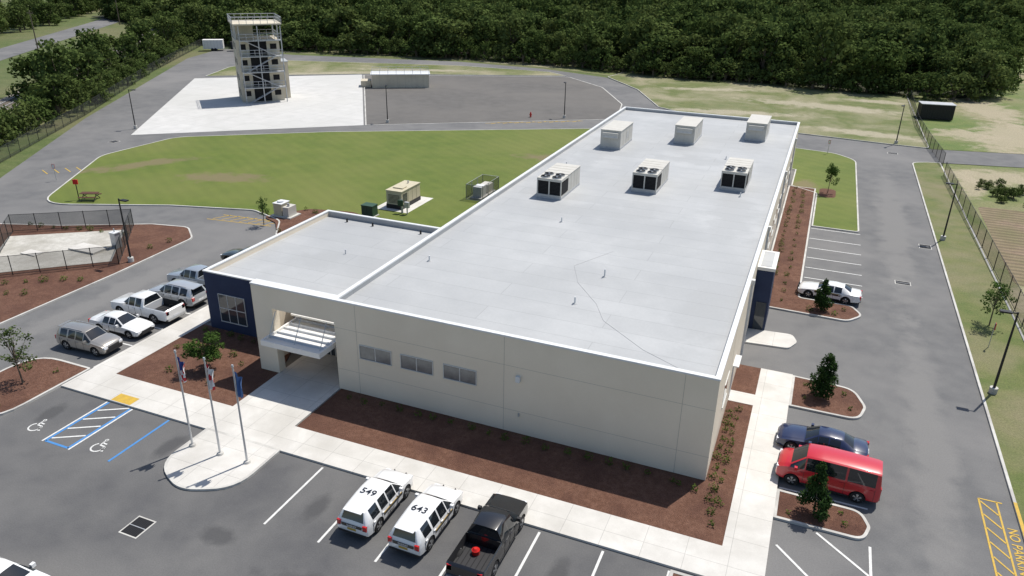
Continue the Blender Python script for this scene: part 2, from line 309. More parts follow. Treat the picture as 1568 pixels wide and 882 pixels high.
# ------------------------------------------------------------------ building
W_,L_,H_=22.42,67.9,6.18
bld=empty('office_building')
b=B(); t=.22; zr=5.80
b.box(-W_,0,0,L_,0,zr-.02,m_wall)
for (x0,x1,y0,y1) in ((-W_,0,0,t),(-W_,0,L_-t,L_),(-W_,-W_+t,t,L_-t),(-t,0,t,L_-t)):
    b.box(x0,x1,y0,y1,zr-.02,H_-.1,m_wall)
b.make('walls',bld)
b=B(); b.poly([(-W_+t,t),(-t,t),(-t,L_-t),(-W_+t,L_-t)],zr,m_roof)
for x0,x1,y0,y1 in ((-W_+t,-t,t,t+.02),(-W_+t,-t,L_-t-.02,L_-t),(-W_+t,-W_+t+.02,t+.02,L_-t-.02),(-t-.02,-t,t+.02,L_-t-.02)):
    b.box(x0,x1,y0,y1,zr-.01,H_-.11,m_roof)
b.make('roof',bld)
b=B(); e=.03
for (x0,x1,y0,y1) in ((-W_-e,e,-e,t+.03),(-W_-e,e,L_-t-.03,L_+e),(-W_-e,-W_+t+.03,t+.03,L_-t-.03),(-t-.03,e,t+.03,L_-t-.03)):
    b.box(x0,x1,y0,y1,H_-.1,H_,m_coping)
b.make('coping',bld)
b=B()
for x in (-20.9,-11.4,-1.65): b.box(x-.012,x+.012,-.004,.0,.1,H_-.1,m_wallj)
for z in (4.35,1.55): b.box(-W_,0,-.003,.0,z-.01,z+.01,m_wallj)
for y in (7,14,27,34,41,48,55,62): b.box(0,.004,y-.012,y+.012,.1,H_-.1,m_wallj)
b.make('panel_joints',bld)
def window(name,x0,x1,z0,z1,y,par,n=2,hb=False,gl=m_blind):
    b=B(); b.box(x0,x1,y-.03,y+.1,z0,z1,m_dark)
    f=.045
    b.box(x0-f,x1+f,y-.05,y,z1,z1+f,m_frame); b.box(x0-f,x1+f,y-.08,y,z0-f,z0,m_frame)
    b.box(x0-f,x0,y-.05,y,z0,z1,m_frame); b.box(x1,x1+f,y-.05,y,z0,z1,m_frame)
    w=(x1-x0)/n
    for k in range(n):
        b.box(x0+k*w+.02,x0+(k+1)*w-.02,y-.034,y-.028,z0+.02,z1-.02,gl)
        if k: b.box(x0+k*w-.025,x0+k*w+.025,y-.045,y-.03,z0,z1,m_frame)
    if hb: b.box(x0,x1,y-.05,y-.036,(z0+z1)/2-.03,(z0+z1)/2+.03,m_frame)
    b.make(name,par)
for a,c in ((-20.7,-18.6),(-17.9,-15.85),(-15.1,-13.1)): window('window',a,c,2.65,3.5,0,bld,2)
b=B(); b.box(-10.65,-10.4,-.18,0,3.5,3.85,m_coping); b.box(-10.5,-10.42,-.08,0,1.25,1.45,m_steel); b.make('wall_light',bld)
b=B()
for y in (4,28,31,34.5,38,41.5,45,49,53,57):
    b.box(-.02,.012,y,y+1.6,2.2,3.6,m_glass); b.box(0,.05,y-.06,y+1.66,3.6,3.66,m_frame); b.box(0,.07,y-.06,y+1.66,2.14,2.2,m_frame)
b.box(-.02,.02,8.5,9.6,.12,2.3,m_steel); b.box(0,.35,8.3,9.8,2.5,2.58,m_coping)
for y in (14.5,26,44,60): b.box(0,.14,y,y+.14,.1,5.4,m_coping); b.box(0,.2,y-.08,y+.22,5.4,5.75,m_coping)
b.make('side_details',bld)
b=B(); b.box(0.0,1.15,19.1,22.6,0,4.75,m_blue); b.box(-.0,1.22,19.03,22.67,4.75,4.98,m_white); b.box(.2,.95,19.3,22.4,4.98,5.0,m_roof)
b.box(.3,1.0,19.06,19.1,.12,2.3,m_glass); b.make('side_entrance',bld)
wing_x0,wy0,wy1,wh=-35.5,3.3,18.1,4.5
b=B(); b.box(wing_x0,-W_,wy0,wy1,0,4.02,m_blue); tt=.22
b.box(wing_x0,-W_,wy0,wy0+tt,4.02,wh-.08,m_blue); b.box(wing_x0,-W_,wy1-tt,wy1,4.02,wh-.08,m_wall); b.box(wing_x0,wing_x0+tt,wy0+tt,wy1-tt,4.02,wh-.08,m_wall)
b.make('wing_walls',bld)
b=B(); b.poly([(wing_x0+tt,wy0+tt),(-W_-.01,wy0+tt),(-W_-.01,wy1-tt),(wing_x0+tt,wy1-tt)],4.03,m_roof)
b.box(wing_x0+tt,-W_,wy1-tt-.02,wy1-tt,4.035,wh-.09,m_roof); b.make('wing_roof',bld)
b=B(); b.box(wing_x0-e,-W_-.06,wy0-e,wy0+tt+.02,wh-.08,wh,m_coping); b.box(wing_x0-e,-W_-.06,wy1-tt-.02,wy1+e,wh-.08,wh,m_coping); b.box(wing_x0-e,wing_x0+tt+.02,wy0+tt+.02,wy1-tt-.02,wh-.08,wh,m_coping)
b.make('wing_coping',bld)
window('wing_window',-34.4,-32.2,.85,2.9,wy0,bld,3,True,m_glass)
b=B(); b.box(-28.4,-26.95,0,.6,0,H_-.1,m_wall); b.box(-26.95,-W_,0,.6,4.65,H_-.1,m_wall)
b.box(-28.4,-28.1,.6,wy0,0,4.4,m_wall)
b.make('entrance_portal',bld)
b=B(); b.box(-28.43,-W_-.035,-.03,.63,H_-.1,H_,m_coping); b.make('portal_coping',bld)
b=B()
b.box(-27.0,-22.7,-1.3,-1.18,2.75,3.1,m_white); b.box(-27.0,-26.88,-1.18,3.2,2.75,3.1,m_white); b.box(-22.82,-22.7,-1.18,3.2,2.75,3.1,m_white)
b.box(-26.88,-22.82,-1.18,3.2,2.85,2.92,m_white)
for k in range(6): b.box(-26.88,-22.82,-.5+k*.65,-.42+k*.65,2.92,3.06,m_coping)
b.box(-26.9,-22.7,1.6,2.9,3.5,3.62,m_white)
for x in (-26.7,-24.8,-22.95): b.cyl((x,-.9,3.05),(x,.0,4.55),.025,.025,m_steel,6)
b.make('entrance_canopy',bld)
b=B(); b.box(-27.9,-22.5,wy0-.03,wy0,.12,2.7,m_glass)
for x in (-27.9,-26.6,-25.3,-24.9,-23.9,-22.55): b.box(x-.03,x+.03,wy0-.08,wy0-.03,.12,2.7,m_frame)
b.box(-27.9,-22.5,wy0-.07,wy0-.03,2.2,2.26,m_frame); b.box(-28,-22.45,wy0-.02,wy0,2.7,4.0,m_wall)
b.make('entrance_doors',bld)
b=B()
for (x,y,h) in ((-8.9,10.8,.55),(-9.4,6.1,.45),(-20.5,8.5,.4),(-15,20,.4),(-3,33,.4),(-20,36,.5),(-13,62,.4),(-6,46,.35)):
    b.cyl((x,y,zr),(x,y,zr+.06),.18,.1,m_roof,10); b.cyl((x,y,zr),(x,y,zr+h),.05,.05,m_coping,8)
for pl in ([(-9.6,15.5),(-11.3,11.8),(-10.6,10.2),(-10.2,9.2),(-8.2,6.6),(-7.2,4.6),(-4.3,2.1),(-1.6,.6)],):
    for a,c in zip(pl[:-1],pl[1:]): b.cyl((a[0],a[1],zr+.005),(c[0],c[1],zr+.005),.010,.010,m_cable,5)
for (x,y) in ((-33,17.2),(-30.5,17.2),(-26,17.2)): b.cyl((x,y,4.0),(x,y,4.35),.08,.08,m_black,8)
b.cyl((-29,11,4),(-29,11,4.4),.05,.05,m_coping,8)
b.make('roof_vents',bld)
def ac_fan(x,y,L=5.2,w=2.2,h=1.75):
    E=empty('rooftop_air_conditioner',(x,y,zr)); b=B()
    b.box(-.02,w+.02,-.02,L+.02,0,.22,m_steel)
    b.box(0,w,1.9,L,.22,h,m_ac)
    b.box(0,w,0,1.9,h-.22,h,m_ac)
    for xx in (0,w-.09): b.box(xx,xx+.09,0,.09,.34,h-.22,m_ac)
    b.box(0,w,0,1.9,.22,.34,m_ac)
    b.box(w/2-.05,w/2+.05,.0,.1,.34,h-.22,m_ac)
    b.box(.1,w-.1,.14,1.88,.34,h-.24,m_dark)
    for k in range(9): b.box(.1,w-.1,.10,.14,.42+k*.12,.45+k*.12,m_plast)
    for xx in (-.012,w): b.box(xx,xx+.012,.15,1.8,.4,h-.3,m_dark)
    for fx in (w*.27,w*.73):
        for fy in (.5,1.4):
            b.cyl((fx,fy,h),(fx,fy,h+.10),.42,.40,m_steel,20,cap=False); b.cyl((fx,fy,h),(fx,fy,h+.03),.39,.39,m_dark,20)
            for k in range(5):
                a=k*1.2566
                V=[(fx+.08*math.cos(a),fy+.08*math.sin(a),h+.05),(fx+.36*math.cos(a),fy+.36*math.sin(a),h+.04),(fx+.36*math.cos(a+.5),fy+.36*math.sin(a+.5),h+.09),(fx+.08*math.cos(a+.8),fy+.08*math.sin(a+.8),h+.08)]
                b.add(V,[(0,1,2,3)],m_plast)
            b.cyl((fx,fy,h+.04),(fx,fy,h+.11),.08,.08,m_steel,8)
    for yy in (2.7,3.5,4.3): b.box(w,w+.008,yy-.012,yy+.012,.25,h-.03,m_wallj); b.box(-.008,0,yy-.012,yy+.012,.25,h-.03,m_wallj); b.box(.02,w-.02,yy-.012,yy+.012,h+.036,h+.046,m_wallj)
    b.box(-.03,w+.03,1.88,L+.03,h,h+.035,m_ac)
    b.make('cabinet',E)
def ac_box(x,y,L=5.2,w=2.2,h=2.0):
    E=empty('rooftop_air_conditioner',(x,y,zr)); b=B()
    b.box(-.03,w+.03,-.03,L+.03,0,.25,m_steel); b.box(0,w,0,L,.25,h,m_ac); b.box(-.05,w+.05,-.05,L+.05,h,h+.06,m_ac)
    b.box(.25,w-.25,-.35,0,h-.75,h-.2,m_ac); b.box(.3,w-.3,-.36,-.35,h-.7,h-.5,m_steel)
    b.box(.15,w-.15,-.012,0,.4,h-.9,m_ac)
    for yy in (1.2,2.4,3.6):
        for xx in (w,-.01): b.box(xx,xx+.01,yy-.012,yy+.012,.28,h-.03,m_wallj)
    b.box(w*.5-.01,w*.5+.01,-.014,0,.3,h-.8,m_wallj)
    for k in range(5): b.box(w,w+.02,2.5,3.5,.8+k*.16,.84+k*.16,m_steel)
    b.make('cabinet',E)
for x,y in ((-19.1,25.3),(-12.1,30.5),(-5.0,34.5)): ac_fan(x,y)
for x,y in ((-19.2,45.0),(-12.4,50.9),(-5.3,56.0)): ac_box(x,y)

# ------------------------------------------------------------------ vehicles
def wheel(b,x,y,r,side,wd=.24):
    prof=[(.0,.03,0),(.06,.04,0),(r*.62,.01,0),(r*.68,.0,1),(r*.93,.0,1),(r,-.05,1),(r,-wd+.05,1),(r*.9,-wd,1),(0,-wd,1)]
    n=20; V=[]
    for (rr,dy,_) in prof:
        for i in range(n):
            a=2*math.pi*i/n; V.append((x+rr*math.cos(a),y+side*dy,r+rr*math.sin(a)))
    k0=len(b.V); b.V+=V
    for j in range(len(prof)-1):
        for i in range(n):
            k=(i+1)%n; b.F.append(tuple(k0+q for q in (j*n+i,j*n+k,(j+1)*n+k,(j+1)*n+i)))
            mt=m_tire if prof[j+1][2] else (m_rim if (j<1 or i%4<2) else m_plast)
            b.I.append(b.mi(mt))
KIND={
 'suv':dict(L=5.0,W=2.0,wr=.40,wx=(.19,.78),st=[
  (0,.40,.62,.70,.78,.60,''),(.012,.28,.80,.86,.88,.74,''),(.05,.24,.93,.99,.97,.84,''),(.14,.22,1.02,1.09,1,.86,''),(.25,.22,1.08,1.16,1,.84,''),(.275,.22,1.09,1.19,1,.82,'w'),
  (.40,.22,1.10,1.70,1,.68,'p'),(.415,.22,1.10,1.73,1,.68,'g'),(.555,.22,1.11,1.77,1,.69,'p'),(.575,.22,1.11,1.77,1,.69,'g'),(.71,.22,1.12,1.76,1,.69,'p'),(.74,.22,1.13,1.755,1,.68,'g'),(.88,.22,1.14,1.72,.99,.66,'p'),
  (.93,.24,1.14,1.69,.97,.64,'r'),(.975,.28,1.08,1.14,.93,.78,''),(.99,.34,.95,1.02,.90,.76,''),(1,.42,.80,.86,.84,.66,'')]),
 'sedan':dict(L=5.1,W=1.92,wr=.35,wx=(.18,.77),st=[
  (0,.38,.52,.60,.78,.60,''),(.015,.25,.66,.72,.90,.76,''),(.06,.20,.76,.82,.98,.84,''),(.18,.20,.84,.91,1,.86,''),(.295,.20,.89,.97,1,.84,''),(.31,.20,.90,.99,1,.82,'w'),
  (.445,.20,.93,1.38,1,.64,'p'),(.455,.20,.93,1.40,1,.64,'g'),(.56,.20,.93,1.43,1,.64,'p'),(.575,.20,.93,1.43,1,.64,'g'),(.69,.20,.94,1.39,1,.62,'p'),
  (.72,.20,.94,1.36,1,.60,'r'),(.83,.20,.94,1.06,1,.76,''),(.86,.20,.94,1.03,.99,.80,''),(.96,.24,.92,1.0,.96,.80,''),(.985,.30,.80,.93,.92,.76,''),(1,.38,.60,.74,.86,.70,'')]),
 'pickup':dict(L=5.85,W=2.03,wr=.42,wx=(.175,.77),st=[
  (0,.48,.78,.86,.84,.72,''),(.01,.36,.98,1.04,.94,.84,''),(.04,.34,1.10,1.16,.99,.88,''),(.22,.34,1.17,1.25,1,.86,''),(.24,.34,1.18,1.28,1,.84,'w'),
  (.345,.34,1.20,1.80,1,.70,'p'),(.355,.34,1.20,1.83,1,.70,'g'),(.455,.34,1.20,1.87,1,.70,'p'),(.47,.34,1.20,1.87,1,.70,'g'),(.565,.34,1.20,1.85,1,.69,'p'),
  (.595,.34,1.20,1.82,1,.68,'r'),(.61,.34,1.22,1.30,1,.93,''),(.625,.34,1.24,1.30,1,.95,''),(.626,.34,1.24,1.30,1,.95,'b'),(.975,.36,1.24,1.30,1,.95,'B'),(.976,.36,1.24,1.30,1,.95,''),(.985,.40,1.22,1.28,.98,.92,''),(1,.50,.9,1.2,.95,.86,'')]),
 'van':dict(L=5.35,W=2.0,wr=.36,wx=(.17,.80),st=[
  (0,.42,.70,.80,.78,.62,''),(.012,.30,.92,1.0,.90,.78,''),(.05,.26,1.06,1.14,.97,.84,''),(.10,.24,1.14,1.24,1,.84,''),(.135,.24,1.17,1.30,1,.82,'w'),
  (.27,.24,1.22,1.90,1,.76,'p'),(.285,.24,1.22,1.94,1,.76,'g'),(.41,.24,1.22,2.0,1,.78,'p'),(.43,.24,1.22,2.01,1,.78,'g'),(.66,.24,1.22,2.02,1,.78,'p'),(.68,.24,1.22,2.02,1,.78,'g'),(.94,.24,1.22,2.0,1,.77,'p'),
  (.975,.26,1.22,1.97,.98,.74,'r'),(.992,.30,1.20,1.30,.96,.84,''),(1,.40,1.0,1.10,.92,.78,'')]),
}
def shade_ring(hw,zb,zs,zt,w,wt,flag):
    W=hw*w; T=hw*wt
    floor=.72 if flag in('b','B') else None
    return [(0,zb),(W*.86,zb),(W*.985,zb+.12),(W,zb+(zs-zb)*.55),(W*.965,zs),(T,zt-.05),(T-.10 if floor is None else T-.03,zt),(T-.12 if floor is None else T-.06,zt+.008 if floor is None else floor),(0,zt+.03 if floor is None else floor)]
def vehicle(name,kind,x,y,head,pm,opts='',sc=1.0):
    K=KIND[kind]; L,Wd=K['L'],K['W']; hw=Wd/2; st=K['st']; E=empty(name,(x,y,.01),R(head)); E.scale=(sc,sc,sc)
    V=[];F=[];I=[];n=None
    mats=[pm,m_cglass,m_plast,m_dark]
    for s in st:
        p=shade_ring(hw,s[1],s[2],s[3],s[4],s[5],s[6]); X=L/2-s[0]*L
        ring=[(X,a,z) for a,z in p]+[(X,-a,z) for a,z in p[-2:0:-1]]
        n=len(ring); V+=ring
    for j in range(len(st)-1):
        fl=st[j][6]
        for i in range(n):
            k=(i+1)%n; F.append((j*n+i,(j+1)*n+i,(j+1)*n+k,j*n+k))
            h=i if i<8 else 15-i
            mt=0
            if h<=1: mt=2
            if fl=='g' and h==4: mt=1
            if fl=='w' and h in(6,7): mt=1
            if fl=='w' and h==4: mt=1
            if fl=='r' and h in(6,7): mt=1
            if fl=='b' and h in(6,7): mt=2
            I.append(mt)
    F.append(tuple(range(n))[::-1]); I.append(2); F.append(tuple((len(st)-1)*n+i for i in range(n))); I.append(0)
    body=mesh('body',V,F,mats,I,parent=None)
    bm=bmesh.new(); bm.from_mesh(body.data); bmesh.ops.recalc_face_normals(bm,faces=bm.faces); bm.to_mesh(body.data); bm.free()
    cb=B(); xs=[L/2-f*L for f in K['wx']]; wr=K['wr']
    for xx in xs:
        for sd in(1,-1): cb.cyl((xx,sd*(hw-.30),wr),(xx,sd*(hw+.2),wr),wr+.07,wr+.07,m_dark,24)
    cut=cb.make('cut')
    md=body.modifiers.new('b','BOOLEAN'); md.object=cut; md.operation='DIFFERENCE'; md.solver='EXACT'; md.material_mode='TRANSFER'
    bpy.context.view_layer.update()
    dg=bpy.context.evaluated_depsgraph_get(); nm=bpy.data.meshes.new_from_object(body.evaluated_get(dg))
    body.modifiers.clear(); body.data=nm; bpy.data.objects.remove(cut)
    nm.polygons.foreach_set('use_smooth',[True]*len(nm.polygons)); nm.set_sharp_from_angle(angle=R(38)); body.parent=E
    wb=B()
    for xx in xs:
        for sd in(1,-1): wheel(wb,xx,sd*(hw-.015),wr,sd)
    wb.make('wheels',E,40)
    d=B(); fz=st[2][2]; rz=st[-3][2]
    for sd in(1,-1):
        yy=sorted((sd*hw*.55,sd*hw*.86)); d.box(L/2-.16,L/2-.015,yy[0],yy[1],fz-.24,fz-.07,m_lamp)
        yy=sorted((sd*hw*.66,sd*hw*.90)); d.box(-L/2+.0,-L/2+.14,yy[0],yy[1],rz-.32,rz-.02,m_tail)
        wf=[s for s in st if s[6]=='w'][0]; mx=L/2-wf[0]*L-.28
        yy=sorted((sd*(hw*.97),sd*(hw+.17))); d.box(mx-.1,mx+.06,yy[0],yy[1],wf[2]-.02,wf[2]+.17,pm if 'k' not in opts else m_plast)
        for s in st:
            if s[6]=='p':
                X=L/2-s[0]*L-.02
                yy=sorted((sd*hw*.985,sd*(hw+.003))); d.box(X-.007,X+.007,yy[0],yy[1],.42,s[2]-.12,m_plast)
                yy=sorted((sd*hw*.97,sd*(hw+.02))); d.box(X+.06,X+.24,yy[0],yy[1],s[2]-.2,s[2]-.165,pm)
        yy=sorted((sd*hw*.97,sd*(hw+.004))); d.box(xs[1]+wr+.12,xs[0]-wr-.12,yy[0],yy[1],.30,.38,m_plast)
    d.box(L/2-.06,L/2+.012,-hw*.48,hw*.48,fz-.34,fz-.12,m_plast); d.box(L/2-.06,L/2+.02,-hw*.5,hw*.5,.34,.46,m_plast)
    d.box(-L/2-.012,-L/2+.05,-.26,.26,.62,.76,m_lamp if 'p' not in opts else m_gold); d.box(-L/2-.03,-L/2+.08,-hw*.8,hw*.8,.40,.52,m_plast)
    if kind=='suv':
        if 'P' not in opts:
            for sd in(1,-1): d.box(-L*.34,L*.04,sd*hw*.60-.015,sd*hw*.60+.015,1.77,1.81,m_steel)
        d.box(-L/2+.12,-L/2+.34,-hw*.55,hw*.55,1.70,1.735,pm)
    if 'P' in opts:
        for sd in(1,-1):
            yy=sorted((sd*hw*.99,sd*(hw+.006))); d.box(xs[1]+wr+.1,xs[0]-wr-.1,yy[0],yy[1],.66,.80,p_black); d.box(xs[1]+wr+.1,xs[0]-wr-.1,yy[0],yy[1],.82,.86,m_gold)
        d.box(L/2-.02,L/2+.08,-.40,-.35,.40,.84,m_plast); d.box(L/2-.02,L/2+.08,.35,.40,.40,.84,m_plast); d.box(L/2+.04,L/2+.09,-.5,.5,.62,.70,m_plast)
    if kind=='suv' and 'P' in opts:
        d.box(-L/2-.008,-L/2+.02,-hw*.62,hw*.62,.80,.98,p_black)
    if kind=='pickup':
        d.box(-L/2+.12,-L*.13,-.88,.88,.70,.73,m_plast)
        for k in range(7): d.box(-L/2+.12,-L*.13,-.78+k*.26-.02,-.78+k*.26+.02,.73,.745,m_dark)
        d.box(-L/2-.09,-L/2+.02,-hw*.9,hw*.9,.46,.62,m_rim)
    d.make('trim',E)
    if 'R' in opts:
        rb=B(); rb.cyl((-1.3,.15,.73),(-1.3,.15,.97),.20,.20,m_redp,16); rb.cyl((-1.3,.15,.97),(-1.3,.15,1.07),.18,.09,m_redp,16); rb.make('red_canister',E,40)
    return E
e1=vehicle('police_suv','suv',-14.4,-8.6,90,p_white,'Pp',.88); e2=vehicle('police_suv','suv',-11.6,-8.7,89,p_white,'Pp',.88)
for e_,t_ in ((e1,'549'),(e2,'643')):
    text('roof_number',t_,(-.75,0,1.81),.62,p_black,e_,rot=(0,0,R(-90)))
    text('tail_lettering','SHERIFF',(-2.515,0,.89),.17,p_white,e_,rot=(R(90),0,R(-90)))
    text('side_lettering','SHERIFF',(-.2,-1.01,.50),.22,p_black,e_,rot=(R(90),0,0))
vehicle('pickup_truck','pickup',-8.35,-8.8,90,p_black,'Rk',.91)
vehicle('van','van',5.8,2.35,177,p_red,'',.93)
vehicle('sedan_car','sedan',5.45,5.35,178,p_navy,'',.92)
vehicle('police_sedan','sedan',5.35,27.55,176,p_white,'P',.92)
vehicle('suv_car','suv',-40.8,-2.3,2,p_silver,'',.86)
vehicle('sedan_car','sedan',-40.9,.45,1,p_white,'',.89)
vehicle('pickup_truck','pickup',-41.1,3.0,180,p_white,'',.93)
vehicle('suv_car','suv',-41.0,5.8,180,p_silver2,'',.92)
vehicle('pickup_truck','pickup',-41.4,8.6,181,p_gray,'',.90)
vehicle('sedan_car','sedan',-41.3,14.2,180,p_dark,'',.95)
vehicle('sedan_car','sedan',-25.9,-19.3,3,p_white,'',.95)

# ------------------------------------------------------------------ street furniture
def street_lamp(x,y,h=5.75,ang=90):
    E=empty('street_lamp',(x,y,0),R(ang)); b=B()
    b.cyl((0,0,0),(0,0,.5),.24,.24,m_kerb,14); b.cyl((0,0,.5),(0,0,h),.085,.055,m_black,10)
    b.box(-.04,.5,-.03,.03,h-.12,h-.05,m_black); b.box(.3,.95,-.17,.17,h-.13,h-.03,m_black); b.box(.35,.9,-.13,.13,h-.14,h-.13,m_lamp)
    b.make('pole',E)
for x,y,a in ((15.3,16.1,180),(15.3,46.6,180),(13.2,90.6,250),(-37,86.2,120),(-60.9,69.9,120),(-91.9,49.4,30),(-50.5,10.1,0)): street_lamp(x,y,5.75,a)
m_fw=M('flag_white',(.7,.7,.7)); m_fr=M('flag_red',(.5,.03,.04)); m_fb=M('flag_blue',(.03,.06,.25)); m_fn=M('flag_sky',(.08,.16,.36))
def flagpole(x,y,kind):
    E=empty('flagpole',(x,y,.12)); b=B(); H=5.8
    b.cyl((0,0,0),(0,0,.12),.2,.16,m_kerb,16); b.cyl((0,0,.1),(0,0,H),.06,.035,m_pole,10); b.cyl((0,0,H),(0,0,H+.12),.07,.05,m_pole,10); b.cyl((.07,0,.8),(.05,0,H-.1),.008,.008,m_white,4)
    b.make('pole',E,40)
    nu,nv=8,26; V=[];F=[];I=[]
    for j in range(nv+1):
        for i in range(nu+1):
            u=i/nu;v=j/nv
            V.append((.05+u*.50*(1-.35*v)+.03*math.sin(v*6+u*4),.11*math.sin(u*11+v*2)*(.4+u),H-.25-v*1.45-u*.40*(1-v)))
    for j in range(nv):
        for i in range(nu):
            F.append((j*(nu+1)+i,j*(nu+1)+i+1,(j+1)*(nu+1)+i+1,(j+1)*(nu+1)+i))
            if kind==0: I.append(2 if (j<12 and i<5) else (0 if (i+j//6)%2 else 1))
            elif kind==1: I.append(1 if abs((j/nv)-(i/nu))<.14 or (8<j<15 and 2<i<6) else 0)
            else: I.append(2)
    mesh('flag',V,F,[m_fw,m_fr,m_fb if kind==0 else m_fn],I,E,60)
for x,k in ((-26.3,0),(-24.4,1),(-22.6,2)): flagpole(x,-8.25,k)
def fence(name,pts,h=1.8,step=3,mp=m_black,chain=m_chain,rail=True,z=0,pr=.035):
    E=empty(name); b=B(); c=B()
    for a,q in zip(pts[:-1],pts[1:]):
        a=Vector(a);q=Vector(q); d=q-a; n=max(1,round(d.length/step))
        for k in range(n+1):
            p=a+d*k/n; b.cyl((p.x,p.y,z),(p.x,p.y,z+h+.05),pr,pr,mp,6)
        if rail:
            for zz in (h,.12): b.cyl((a.x,a.y,z+zz),(q.x,q.y,z+zz),.022,.022,mp,5)
        c.add([(a.x,a.y,z+.05),(q.x,q.y,z+.05),(q.x,q.y,z+h),(a.x,a.y,z+h)],[(0,1,2,3)],chain)
    b.make('posts',E); c.make('mesh_panel',E)
fence('chain_link_fence',[(19.0,-40),(18.9,31),(18.6,46),(17.9,73.5)],1.8); fence('chain_link_fence',[(18.3,79),(17.6,90)],1.8)
fence('chain_link_fence',[(17.6,90),(17,106),(17.6,134)],1.8)
fence('chain_link_fence',[(-80,5),(-90.9,27.5),(-106.5,53),(-133.5,93),(-159,135)],1.8)
fence('security_fence',[(-66.3,11.0),(-57.6,17.0),(-50.9,9.2),(-58.2,2.6),(-66.3,11.0)],1.7,2.0,z=.1)
fence('enclosure_fence',[(-32.2,38.6),(-30.2,38.6),(-30.2,43.0),(-32.2,43.0),(-32.2,38.6)],1.8,1.6,mp=m_steel)
E=empty('standby_generator',(-38.5,32.3,.11)); E.scale=(.9,.88,.9); b=B()
b.box(0,2.1,0,4.6,.0,.5,m_black); b.box(.03,2.07,.05,4.55,.5,2.1,m_gen); b.box(-.03,2.13,0,4.6,2.1,2.17,m_gen)
for k in range(8): b.box(2.07,2.09,.3,1.4,.8+k*.13,.85+k*.13,m_dark)
for yy in (1.6,2.6,3.6): b.box(2.07,2.08,yy,yy+.02,.55,2.05,m_dark)
for k in range(7): b.box(.3,1.8,.03,.05,.7+k*.15,.76+k*.15,m_dark)
b.cyl((1.0,3.6,2.17),(1.0,3.6,2.5),.09,.09,m_steel,10); b.box(.4,1.7,1.0,2.0,2.17,2.3,m_gen); b.make('enclosure',E)
b=B(); b.box(-39.4,-37.9,28.7,29.9,.1,.2,m_kerb); b.box(-39.3,-38.0,28.8,29.8,.2,1.25,m_green); b.box(-39.34,-37.96,28.76,29.84,1.25,1.32,m_green); b.box(-38.66,-38.64,28.79,28.8,.25,1.2,m_dark); b.make('electrical_transformer')
b=B(); b.box(-47.6,-45.2,24.9,26.7,.1,.22,m_kerb); b.box(-47.3,-46.3,25.1,26.4,.22,1.45,m_gen); b.box(-46.2,-45.5,25.1,26.4,.22,1.2,m_ac); b.cyl((-46.8,25.7,1.5),(-46.8,25.7,1.64),.35,.33,m_coping,14); b.cyl((-45.8,25.6,1.2),(-45.8,25.6,1.5),.12,.12,m_steel,10); b.box(-47.35,-46.25,25.05,26.45,1.45,1.5,m_coping); b.make('chiller_unit')
b=B(); b.box(-31.9,-30.5,38.9,42.8,.1,.25,m_conc); b.box(-31.7,-30.7,39.3,40.6,.25,1.4,m_coping); b.box(-31.7,-30.7,41.2,42.5,.25,1.2,m_ac); b.make('gas_meter_unit')
b=B(); b.box(-36.2,-36.0,31.4,31.5,.1,1.6,m_steel); b.box(-36.5,-35.9,31.25,31.4,.9,1.5,m_green); b.box(-35.7,-35.2,31.2,31.5,.8,1.4,m_steel); b.box(-35.5,-35.4,31.3,31.4,.1,.8,m_steel); b.make('switch_panel')
E=empty('picnic_table',(-68.3,21.3,.1),R(25)); b=B()
b.box(-.9,.9,-.38,.38,.72,.77,m_brown); b.box(-.9,.9,.55,.82,.42,.47,m_brown); b.box(-.9,.9,-.82,-.55,.42,.47,m_brown)
for xx in (-.65,.65):
    b.cyl((xx,-.75,0),(xx,.2,.72),.035,.035,m_black,6); b.cyl((xx,.75,0),(xx,-.2,.72),.035,.035,m_black,6); b.box(xx-.03,xx+.03,-.75,.75,.38,.42,m_black)
b.cyl((-1.2,0,0),(-1.2,0,2.2),.05,.05,m_black,8); b.box(-1.45,-.95,-.06,.06,1.7,2.2,m_redp); b.make('frame',E)
def trailer(name,x,y,a,L,w,h,mt):
    E=empty(name,(x,y,0),R(a)); b=B(); b.box(0,L,0,w,.5,h,mt); b.box(-.05,L+.05,-.05,w+.05,h,h+.06,mt)
    for k in range(int(L/.8)): b.box(.4+k*.8,.44+k*.8,-.02,0,.55,h-.05,m_steel)
    for xx in (L*.45,L*.6):
        for yy in (-.12,w-.08): b.cyl((xx,yy,.36),(xx,yy+.2,.36),.36,.36,m_tire,14)
    b.box(L,L+1.2,w/2-.05,w/2+.05,.5,.6,m_steel); b.make('body',E)
trailer('cargo_trailer',-150,126,35,5,2.2,2.7,m_white); trailer('cargo_trailer',-143.5,129,35,3.2,2,2.3,m_dark)
E=empty('storage_container',(17.9,113.6,0),R(8)); b=B(); b.box(0,5.2,0,2.6,.1,2.5,m_black); b.box(-.1,5.3,-.1,2.7,2.5,2.6,m_steel)
for k in range(12): b.box(.2+k*.42,.3+k*.42,-.06,0,.2,2.4,m_black)
b.make('body',E)
def sign(x,y,ang,mt,h=1.9):
    E=empty('road_sign',(x,y,.1),R(ang)); b=B(); b.cyl((0,0,0),(0,0,h),.03,.03,m_steel,6); b.box(-.16,.16,-.05,-.03,h-.5,h,mt); b.box(-.13,.13,-.054,-.05,h-.46,h-.04,m_white); b.make('plate',E)
sign(4.0,79.2,0,m_redp); sign(16.0,23,90,m_redp); sign(-78,25,30,m_redp)

